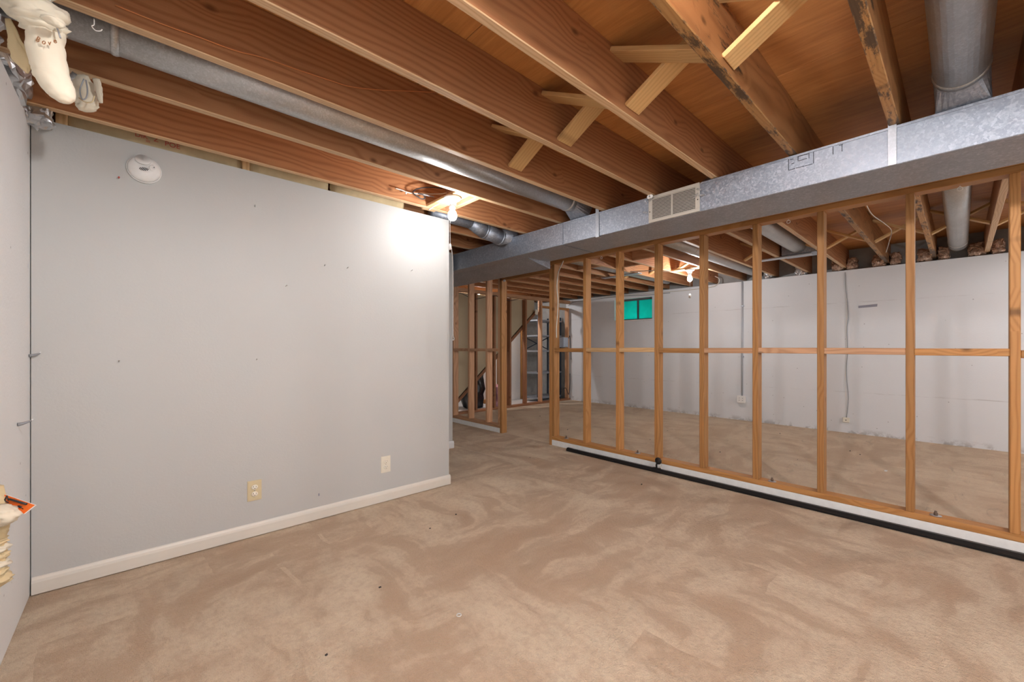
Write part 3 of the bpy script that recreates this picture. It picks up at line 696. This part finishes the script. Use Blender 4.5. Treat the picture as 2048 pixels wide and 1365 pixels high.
def outlet(label, x, z, plate):
    t = thing('wall_outlet', label, 'outlet', (x, YD, z), 'duplex outlets on the partition')
    prism('cover_plate', [(-.035, -.057), (.035, -.057), (.035, .057), (-.035, .057)], -.0045, 0, 'XZ', plate, t)
    prism('plate_face', [(-.031, -.053), (.031, -.053), (.031, .053), (-.031, .053)], -.0065, -.0045, 'XZ', plate, t)
    for dz in (.0195, -.0195):
        r = link('receptacle', lathe_mesh([(.0165, 0), (.0165, .003), (.0155, .004), (0, .004)], 28, '-Y'), 'ivory_pale', t, (0, -.0065, dz))
        r.scale = (1, 1, .86)
        for sx in (-.0062, .0062): box('slot', (sx-.0011, -.0046, .001), (sx+.0011, -.003, .0085), 'dark', r, 0)
        link('ground_hole', lathe_mesh([(.0025, .003), (.0025, .0046), (0, .0046)], 10, '-Y'), 'dark', r, (0, 0, -.0065))
    link('screw', lathe_mesh([(.003, 0), (.0025, .0012), (0, .0012)], 10, '-Y'), 'steel', t, (0, -.0065, 0))
outlet('ivory duplex outlet low on the drywall, the left one', .511, .264, 'ivory')
outlet('pale duplex outlet low on the drywall near the doorway end', 1.310, .262, 'ivory_pale')

def nail(label, p, d=(0, -1, 0), L=.022, r=.0016, hr=.0036, mat='steel'):
    p = Vector(p); d = Vector(d).normalized()
    t = thing('nail', label, 'nail', p, 'nails and screws left in the walls')
    link('shank', tube_mesh([d*-.004, d*L], r, 6), mat, t); link('head', tube_mesh([d*L, d*(L+.002)], hr, 8), mat, t)
for lab, x, y in (('bent nail high on the drywall left of centre', 510, 414), ('left nail of the pair right of centre on the drywall', 649, 532), ('nail with a long shadow on the drywall, below the bright patch', 694, 537), ('lone nail below the bright patch near the partition end', 822, 542), ('nail at eye level on the left of the drywall', 238, 724), ('nail at eye level in the middle of the drywall', 513, 720), ('small nail in the middle of the drywall above eye level', 571, 573)):
    nail(lab, onY(x, y, YD), (random.uniform(-.2, .2), -1, .25), .016)
nail('red-tipped pin left of the smoke alarm', onY(238, 357, YD), (0, -1, 0), .018, .0018, .004, 'red_print')
tag(box('wall_anchor', onY(638, 990, YD-.002)-Vector((.004, .002, .008)), onY(638, 990, YD-.002)+Vector((.004, .0019, .008)), 'tape', None, .001), 'grey filled hole between the two outlets', 'wall anchor')
# plastic anchors and a clip on the white concrete wall
for lab, x, y, l in (('grey plastic anchor sticking out of the white wall at waist height', 35, 850, .035), ('grey hook in the corner of the white wall at eye level', 62, 712, .03)):
    p = onX(x, y, XL+.001) if x < 50 else Vector((XL+.001, YD-.03, onY(62, 712, YD-.03).z))
    t = thing('wall_anchor', lab, 'wall anchor', p)
    link('plug', tube_mesh([(0, 0, 0), (.012, .004, .002), (l, .012, .010)], .005, 8, rs=[.007, .006, .0025]), 'cable_grey', t)
    link('tip', tube_mesh([(l*.9, .012, .009), (l*1.1, .014, .016)], .002, 6), 'paper', t)

# ------------------------------------------------------------------ insulation
# kraft-faced batts stand behind the drywall, showing in the gap under the joist
for i, (a, b, lab) in enumerate(((XL+.045, -.266, 'pink insulation showing in the corner above the drywall'), (-.218, .446, 'kraft-faced batt with red print above the smoke alarm'), (.498, .93, 'kraft-faced batt above the middle of the drywall'), (.96, 1.46, 'kraft-faced batt above the drywall left of the lamp'))):
    t = thing('insulation_batt', lab, 'insulation', ((a+b)/2, YD+.05, 2.15), 'batts above the partition')
    crumple('facing', ((a+b)/2, YD+.044, 2.150), (b-a, .05, .27), 'kraft' if i else 'pink', t, 8, .012, 11+i, 9, True)
    crumple('fibre', ((a+b)/2, YD+.075, 2.17), (b-a-.02, .04, .30), 'pink', t, 6, .016, 21+i, 12, True)
    if i == 1:
        for body, (x, y), sz in (('DIK', (283, 272), .030), ('Z', (312, 280), .030), ('POE', (345, 291), .034), ('IIII', (296, 283), .016)):
            p = onY(x, y, YD+.014); mw = Matrix.Translation(p) @ Matrix.Rotation(math.pi/2, 4, 'X')
            text('printed_lettering', body, sz, 'red_print', t, mw)
    if i == 3: pass
    under(t)
# crumpled foil stuffed on top of the left wall between joists, and foil paper at the far joist ends
for i, (a, b) in enumerate(((1.46, 1.79), (1.83, 2.20), (2.26, 2.62))):
    t = crumple('foil_insulation', (XL-.075, (a+b)/2, 2.20), (.19, b-a, .25), 'foil', None, 14, .030, 31+i, 17)
    tag(t, ('crumpled silver foil on top of the white wall nearest the viewer', 'crumpled silver foil on the white wall behind the cream sacks', 'crumpled silver foil in the corner above the drywall')[i], 'insulation', 'foil on the left wall')
tag(crumple('foil_insulation', (XL+.02, 2.69, 2.10), (.10, .09, .10), 'foil', None, 10, .022, 41, 22), 'small wad of foil jammed into the top corner of the drywall', 'insulation', 'foil on the left wall')
far_lab = {'-3': 0}
names = ['rightmost', 'second from the right', 'third from the right', 'fourth from the right', 'fifth from the right', 'sixth from the right', 'seventh from the right', 'eighth from the right', 'ninth from the right', 'tenth from the right', 'eleventh from the right', 'leftmost']
q = 0
for k in range(-2, 5):
    y1 = JY[7+k]; 
    for side, dy, w in (('+', .055, .13), ('-', -T38-.055, .10)):
        if k >= 3 and side == '-': continue
        t = crumple('foil_paper_wad', (XF+.06, y1+dy, 2.155), (.14, w*.9, .14), 'foil_brown' if k < 3 else 'foil', None, 10, .022, 51+k*3+len(side)+(side == '-'), 20)
        tag(t, f'crinkled foil paper {"left" if side=="+" else "right"} of the {names[k+2]} far joist end', 'insulation', 'foil paper at the far joist ends')

# ------------------------------------------------------------------ canvas sacks at the top left
def cloth_loft(name, st, depth, mat, parent, flat=.8, seg=28, fold=.10, seed=0):
    """st: (px, py, half width px) stations of a hanging cloth tube, all at one distance in front of the wall"""
    rings = []
    st2 = []
    for i in range(len(st)-1):
        for k in range(4):
            f = k/4; st2.append(tuple(st[i][j]*(1-f)+st[i+1][j]*f for j in range(3)))
    st2.append(st[-1])
    for i, (x, y, hw) in enumerate(st2):
        c = onD(x, y, depth); r = hw/F*depth; ring = []
        for k in range(seg):
            a = 2*math.pi*k/seg
            rr = r*(1+fold*noise.noise(Vector((math.cos(a)*2.1+seed, math.sin(a)*2.1, i*.33+seed)))+fold*.6*noise.noise(Vector((math.cos(a)*5+seed, math.sin(a)*5, i*.8))))
            ring.append(c+RT*(rr*math.cos(a))+FW*(rr*flat*math.sin(a)))
        rings.append(ring)
    return loft_rings(name, rings, mat, parent)
D1 = 1.15
cs = thing('canvas_sack', 'cream canvas sack with brown lettering hanging at the top left corner', 'sack', onD(100, 206, D1))
cloth_loft('sleeve', [(92, 60, 31), (91, 78, 30), (92, 105, 30.5), (100, 140, 31), (107, 160, 30), (116, 178, 28), (124, 195, 21), (128, 204, 11), (129, 207, 3)], D1, 'canvas', cs, .75, fold=.10)
cloth_loft('gathered_top', [(20, -60, 60), (38, -10, 50), (62, 15, 56), (80, 38, 47), (84, 52, 41), (90, 62, 28), (92, 66, 8)], D1-.01, 'canvas', cs, .7, fold=.45, seed=5)
cloth_loft('loose_flap', [(16, 38, 6), (26, 70, 11), (34, 95, 16), (44, 120, 16), (52, 138, 9), (55, 147, 2)], D1+.03, 'canvas_old', cs, .35, fold=.35, seed=9)
cloth_loft('hem', [(104, 40, 20), (112, 48, 14), (117, 54, 7)], D1-.05, 'canvas', cs, .7, fold=.2, seed=3)
for ch, x, y, a in (('B', 76, 79, -.5), ('o', 88, 84, -.25), ('v', 99, 86, 0), ('e', 110, 82, .3)):
    p = onD(x, y, D1-.034 if x in (76, 110) else D1-.037)
    mw = Matrix.Translation(p) @ Matrix((RT, Vector((0, 0, 1)), -FW)).transposed().to_4x4() @ Matrix.Rotation(a, 4, 'Z')
    text('printed_letter', ch, .020, 'print', cs, mw)
link('tie_wire', tube_mesh([onD(101, -12, D1), onD(99, 8, D1)], .0018, 6), 'porc', cs)
link('tie_wire', tube_mesh([onD(114, 55, D1-.02), onD(121, 76, D1-.02)], .0022, 6), 'cable_grey', cs)
under(cs)
D2 = 1.52
cg = thing('canvas_pouch', 'small cream canvas pouch hanging from a joist beside the larger sack', 'pouch', onD(172, 222, D2))
cloth_loft('body', [(166, 152, 10), (165, 165, 17), (168, 185, 19), (173, 200, 20), (174, 212, 20), (173, 219, 16), (172, 223, 6)], D2, 'canvas', cg, .6, fold=.22, seed=14)
cloth_loft('flap', [(192, 158, 7), (197, 175, 7), (199, 192, 6), (202, 206, 3)], D2-.02, 'canvas', cg, .4, fold=.3, seed=17)
tube('drawstring', [onD(168, 158, D2-.05), onD(160, 180, D2-.055), (onD(164, 198, D2-.06)), onD(172, 196, D2-.055), onD(175, 182, D2-.05), onD(172, 160, D2-.05)], .0022, 'cable_grey', cg, seg=6)
tube('drawstring', [onD(158, 196, D2-.05), onD(170, 204, D2-.055), onD(184, 204, D2-.055), onD(189, 192, D2-.05)], .002, 'canvas_old', cg, seg=6)
link('pipe_stub', tube_mesh([onD(142, 168, D2), onD(157, 152, D2)], .018, 18), 'galv_pipe', cg)
under(cg)
# hooks on the joist
for lab, x, y in (('white cup hook in the joist near the top left', 188, 40),):
    p = onZ(x, y, ZJ); t = thing('cup_hook', lab, 'hook', p)
    link('hook', tube_mesh(curve_pts([(0, 0, .004), (0, 0, -.015), (-.005, 0, -.022), (.003, 0, -.031), (.014, 0, -.027), (.018, 0, -.020)], 6), .0015, 6), 'plastic', t)

# tan cloth bundle and orange card on the left wall
D3 = 1.20
bd = thing('cloth_bundle', 'tan cloth roll hanging on the white wall at the left edge', 'cloth', onD(0, 1170, D3))
cloth_loft('roll', [(-22, 975, 22), (-16, 1000, 26), (-12, 1030, 28), (-14, 1060, 25), (-18, 1080, 25), (-18, 1120, 25), (-20, 1150, 26), (-16, 1158, 34), (-12, 1165, 26), (-24, 1185, 12)], D3, 'canvas_old', bd, .7, fold=.22, seed=23)
cloth_loft('wrapped_knot', [(-4, 1012, 14), (8, 1020, 22), (12, 1032, 23), (8, 1044, 20), (0, 1052, 12)], D3-.03, 'canvas', bd, .8, fold=.35, seed=29)
for i in range(5):
    cloth_loft('wrap', [(-20+3*(i%2), 1074+i*16, 20), (-18+3*(i%2), 1080+i*16, 25.5), (-18+3*(i%2), 1086+i*16, 25), (-19, 1091+i*16, 20)], D3-.004, 'canvas' if i % 2 else 'canvas_old', bd, .75, fold=.30, seed=40+i)
under(bd)
cd = thing('orange_card', 'orange printed card stuck behind the tan cloth roll', 'card', onD(40, 1005, D3))
q = [onD(-10, 982, D3+.01), onD(73, 1011, D3+.0), onD(50, 1029, D3-.01), onD(-10, 1010, D3-.0)]
nrm = (q[1]-q[0]).cross(q[3]-q[0]).normalized()*.0008
def card(nm, qq, mat):
    vs = [p+nrm for p in qq]+[p-nrm for p in qq]
    link(nm, mesh(nm, vs, [(0, 1, 2, 3), (7, 6, 5, 4), (0, 4, 5, 1), (1, 5, 6, 2), (2, 6, 7, 3), (3, 7, 4, 0)]), mat, cd)
card('card', q, 'card_white')
ctr = sum(q, Vector())/4
card('print_field', [ctr+(p-ctr)*.95-nrm.normalized()*.0007*(1 if nrm.dot(FW) > 0 else -1) for p in q], 'orange')
for (x0, y0, x1, y1, r) in ((8, 1003, 14, 992, .0016), (14, 992, 17, 1002, .0014), (10, 999, 18, 998, .001), (19, 999, 53, 1009, .0028), (6, 1000, 17, 1006, .0012), (36, 1013, 44, 1016, .0028), (45, 1018, 56, 1021, .0024)):
    link('printed_stroke', tube_mesh([onD(x0, y0, D3-.004), onD(x1, y1, D3-.004)], r, 6), 'cable_black', cd)
under(cd)

# ------------------------------------------------------------------ black rod with bracket along the curb
rd = thing('curtain_rod', 'long black metal rod lying on the carpet against the white curb', 'rod', (3.39, 2.8, 0))
ra, rb_ = Vector((3.372, 2.80, .0155)), Vector((3.338, -2.2, .0155))
prof = [(-.016, -.0155), (.016, -.0155), (.020, -.010), (.020, .008), (.012, .0155), (-.010, .0155), (-.022, .003), (-.022, -.012)]
rings = []
for p in (ra, rb_): rings.append([p+Vector((a, 0, b)) for a, b in prof])
loft_rings('rail', rings, 'black', rd, True, False)
rings = [[p+Vector((a*1.08, 0, b*1.05+.001)) for a, b in prof] for p in (ra+Vector((0, .006, 0)), ra+Vector((0, -.05, 0)))]
loft_rings('end_cap', rings, 'black', rd, True, False)
rings = [[p+Vector((a*1.02-.004, 0, b*.30-.010)) for a, b in prof] for p in (ra+Vector((-.004, 0, 0)), rb_+Vector((-.004, 0, 0)))]
loft_rings('lip', rings, 'black', rd, True, False)
under(rd)
bk = thing('rod_bracket', 'round black bracket standing on the black rod below a stud', 'bracket', (3.39, 1.86, .02))
pc = onX(1316.5, 922.5, 3.35)
link('flange', lathe_mesh([(.0, -.006), (.027, -.006), (.030, -.003), (.030, .003), (.027, .006), (.0, .006)], 28, 'X'), 'black', bk).matrix_world = Matrix.Translation(pc)
link('hub', lathe_mesh([(.0, -.012), (.007, -.012), (.009, -.005), (.0, -.004)], 16, 'X'), 'dark', bk).matrix_world = Matrix.Translation(pc)
tube('arm', [pc+Vector((-.002, .012, -.022)), pc+Vector((.002, .018, -.045)), Vector((3.362, pc.y+.022, .042)), Vector((3.364, pc.y+.03, .033))], .008, 'black', bk, seg=10)
box('foot', (3.350, pc.y-.012, .0305), (3.376, pc.y+.055, .037), 'black', bk, .002)
link('screw', tube_mesh([pc+Vector((.004, -.012, -.026)), pc+Vector((.010, -.015, -.055))], .006, 8), 'cable', bk)
under(bk)

# ------------------------------------------------------------------ cables and boxes
tag(tube('copper_wire', [onY(x, y, 1.772) for x, y in ((230, 10), (330, 50), (400, 75), (470, 101), (525, 115), (600, 141), (655, 159), (700, 173), (760, 180), (812, 182), (872, 185))], .0022, 'copper', None, 6, 6), 'thin copper wire stapled along the side of a joist', 'wire')
cb = thing('lamp_cable', 'white and black cables looping from a joist hole to the lamp', 'cable', (1.45, 2.5, 2.18))
tube('white_run', [onY(x, y, 2.60) for x, y in ((791, 377), (805, 381), (815, 385), (826, 387), (850, 388), (880, 388), (893, 386))], .0042, 'cable', cb, seg=8)
tube('black_loop', [onY(x, y, 2.58) for x, y in ((884, 377), (866, 375), (845, 376), (832, 379), (826, 385), (832, 391), (843, 398), (850, 396), (846, 390), (836, 387))], .0042, 'cable_black', cb, seg=8)
tube('armoured_tail', [onY(x, y, 2.57) for x, y in ((846, 389), (858, 392), (868, 394))], .0045, 'cable_grey', cb, seg=8)
tube('grey_feed', [onY(x, y, 2.50) for x, y in ((905, 390), (895, 393), (886, 399), (880, 402), (877, 408), (866, 414), (858, 420))], .004, 'cable_grey', cb, seg=8)
link('staple', tube_mesh([onY(812, 383, 2.60), onY(812, 388, 2.60)], .006, 6), 'plastic', cb)
under(cb)
# electrical box on the end post with its cable
eb = thing('electrical_box', 'grey metal electrical box fixed behind the end post of the stud wall', 'electrical box', (3.56, 3.06, 1.09))
box('case', (3.518, 2.985, 1.092), (3.600, 3.040, 1.200), 'panelbox', eb, .004)
box('cover', (3.512, 2.980, 1.090), (3.518, 3.042, 1.202), 'panelbox', eb, .001)
tube('cable', [onX(x, y, XS-.008) for x, y in ((1127, 522), (1121, 535), (1116, 548), (1114, 575), (1116, 600), (1115, 630), (1113, 655), (1113, 676))], .0055, 'cable', eb, seg=8)
tube('black_cable', [(3.61, 2.99, 1.19), (3.62, 2.98, 1.215), (3.63, 2.975, 1.10), (3.63, 2.97, .95)], .004, 'cable_black', eb, seg=6)
under(eb)
# conduit and surface box on the far wall
jb = thing('conduit_box', 'white surface outlet box on a vertical conduit on the far wall', 'outlet box', (XF, 2.21, .27))
box('body', (XF-.05, 2.158, .268), (XF, 2.265, .368), 'plastic', jb, .004)
box('cover', (XF-.054, 2.155, .265), (XF-.05, 2.268, .371), 'plastic', jb, .001)
link('conduit', tube_mesh([(XF-.014, 2.208, .36), (XF-.014, 2.208, 2.075)], .0115, 14), 'conduit', jb)
for z in (.95, 1.7): box('conduit_clip', (XF-.028, 2.185, z), (XF-.001, 2.222, z+.014), 'strap', jb, .001)
for y in (2.19, 2.235):
    for z in (.335, .302): box('slot', (XF-.0552, y-.003, z-.005), (XF-.0538, y+.003, z+.005), 'dark', jb, 0)
under(jb)
pj = thing('phone_jack', 'small beige phone jack with a thin wire on the far wall', 'phone jack', (XF, .988, .133))
box('body', (XF-.022, .955, .133), (XF, 1.024, .196), 'ivory_pale', pj, .004)
box('port', (XF-.0232, .985, .158), (XF-.0215, .996, .168), 'dark', pj, 0)
tube('wire', [onX(x, y, XF-.006) for x, y in ((1690, 545), (1691, 575), (1695, 605), (1697, 635), (1694, 655), (1695, 690), (1695, 708), (1693, 735), (1694, 765), (1697, 795), (1695, 820), (1693, 836))], .0032, 'cable_grey', pj, 5, 6)
tube('second_wire', [onX(x, y, XF-.006) for x, y in ((1691, 560), (1693, 610), (1692, 660), (1693, 710), (1690, 760), (1692, 800), (1692, 836))], .002, 'cable', pj, 5, 6)
under(pj)
tp = thing('tape_patch', 'grey rectangle of tape on the far wall above the phone jack', 'tape', (XF, .78, 1.6))
ys = [(.870, 1.583), (.694, 1.590), (.690, 1.622), (.870, 1.612)]
prism('tape', ys, XF-.002, XF+.001, 'YZ', 'tape', tp); under(tp)
# loose cables along the top of the far wall and under the joists
tag(tube('wall_cable', [onX(x, y, XF-.02) for x, y in ((1136, 608), (1160, 602), (1200, 596), (1250, 591), (1310, 586), (1360, 582), (1420, 575), (1436, 568), (1438, 558), (1430, 553))], .006, 'cable', None, 6, 6), 'white cable running along the top of the far wall past the window', 'cable')
tag(tube('wall_cable', [onX(x, y, XF-.03) for x, y in ((1136, 612), (1150, 604), (1180, 601), (1230, 594), (1300, 590), (1340, 586))], .005, 'cable_grey', None, 6, 6), 'grey cable drooping along the top of the far wall left of the window', 'cable')
tag(tube('hanging_wire', [onY(x, y, .42) for x, y in ((1730, 405), (1745, 430), (1770, 448), (1783, 462), (1778, 485), (1772, 505))], .003, 'cable', None, 6, 6), 'thin white wire hanging between joists in the far room at the right', 'wire')
tag(tube('far_lamp_cable', [(5.34, 2.42, ZJ-.004), (5.2, 2.5, ZJ-.03), (5.05, 2.62, ZJ-.03), (5.0, 2.75, ZJ-.012), (4.9, 3.0, ZJ-.006)], .006, 'cable', None, 6, 6), 'white cable curling from the far room lamp along the joists', 'cable')
tag(tube('stair_cable', [(5.2, YC-.01, 1.98), (4.95, YC-.015, 1.93), (4.6, YC-.012, 1.99), (4.2, YC-.015, 1.90), (3.9, YC-.012, 1.97), (3.6, YC-.015, 1.99)], .005, 'cable_black', None, 6, 6), 'black cable drooping across the stair studs', 'cable')
# white clips / knobs
for lab, p in (('white plastic clip on the joist end above the grille', (XD0-.03, 1.407, ZJ-.012)), ('white clip on the header over the doorway', (XS-.012, 3.86, 1.925))):
    t = thing('cable_clip', lab, 'clip', p)
    link('disc', lathe_mesh([(.012, -.004), (.014, 0), (.012, .004), (0, .005)], 14, 'X'), 'porc', t, (0, -.006, 0)); link('disc', lathe_mesh([(.012, -.004), (.014, 0), (.012, .004), (0, .005)], 14, 'X'), 'porc', t, (0, .010, 0))
tag(box('tag_card', onY(1073, 625, YC-.002)-Vector((.035, .001, .045)), onY(1073, 625, YC-.002)+Vector((.04, .0015, .05)), 'ivory_pale', None, 0), 'small cream card pinned to a stair stud', 'card').rotation_euler = (0, .2, 0)

# ------------------------------------------------------------------ stair area
sh = thing('metal_shelves', 'grey metal shelving unit at the back corner', 'shelves', (6.3, 5.95, 0))
for z in (.06, .56, 1.0, 1.31, 1.62): box('shelf', (5.92, 5.70, z), (6.66, 6.10, z+.032), 'shelf', sh, .003)
for x in (5.94, 6.62):
    for y in (5.71, 6.07): box('upright', (x, y, 0), (x+.035, y+.025, 1.72), 'shelf_post', sh, .002)
lumber('cross_brace', (5.96, 6.09, 1.05), (6.64, 6.09, 1.30), .004, .02, 'shelf_post', sh); lumber('cross_brace', (5.96, 6.09, 1.30), (6.64, 6.09, 1.05), .004, .02, 'shelf_post', sh)
under(sh)
tag(box('paper_card', (6.28, 5.692, .455), (6.36, 5.699, .575), 'paper', None, 0), 'white card hanging at the lower metal shelf', 'card')
tag(tube('loose_cable', [(6.36, YC-.02, .03), (6.40, YC-.02, .20), (6.52, YC-.02, .26), (6.62, YC-.02, .12), (6.66, YC-.02, .30), (6.66, YC-.02, .55)], .006, 'cable_black', None, 6, 6), 'black cable looping at the foot of the back corner', 'cable')
bg = crumple('trash_bag', (4.52, 6.0, .37), (.32, .36, .74), 'black_bag', None, 10, .06, 71, 5, True); tag(bg, 'black plastic bag standing under the stairs', 'bag')
pk = crumple('cloth_heap', (4.95, 5.80, .19), (.20, .28, .38), 'pink_cloth', None, 8, .04, 73, 7, True); tag(pk, 'pink printed cloth heaped beside the black bag', 'cloth')

# ------------------------------------------------------------------ bits on the carpet
lab = 'small dark bit of grit lying on the carpet'
for i, (x, y) in enumerate(((1060, 916), (1080, 833), (912, 1030), (653, 1311), (1027, 835), (1112, 857), (1135, 860), (860, 1058), (1283, 970), (1440, 905), (1515, 905), (1560, 868), (1595, 920), (1335, 862), (1300, 880), (1700, 903), (1720, 910), (760, 1176))):
    p = onZ(x, y, 0); s = random.uniform(.004, .008)
    o = crumple('grit', (p.x, p.y, s*.35), (s*2, s*1.4, s), 'debris', None, 2, s*.3, 80+i, 60); tag(o, lab, 'debris', 'grit on the carpet')
o = crumple('paper_scrap', tuple(onZ(1772, 942, .002)), (.05, .018, .004), 'paper', None, 2, .003, 99, 40); tag(o, 'white paper scrap on the far room carpet', 'paper')
o = link('washer_ring', tube_mesh([(.009*math.cos(a), .009*math.sin(a), 0) for a in [2*math.pi*k/14 for k in range(15)]], .002, 6), 'plastic', None, onZ(918, 1231, .004)); tag(o, 'tiny white ring lying on the near carpet', 'ring')
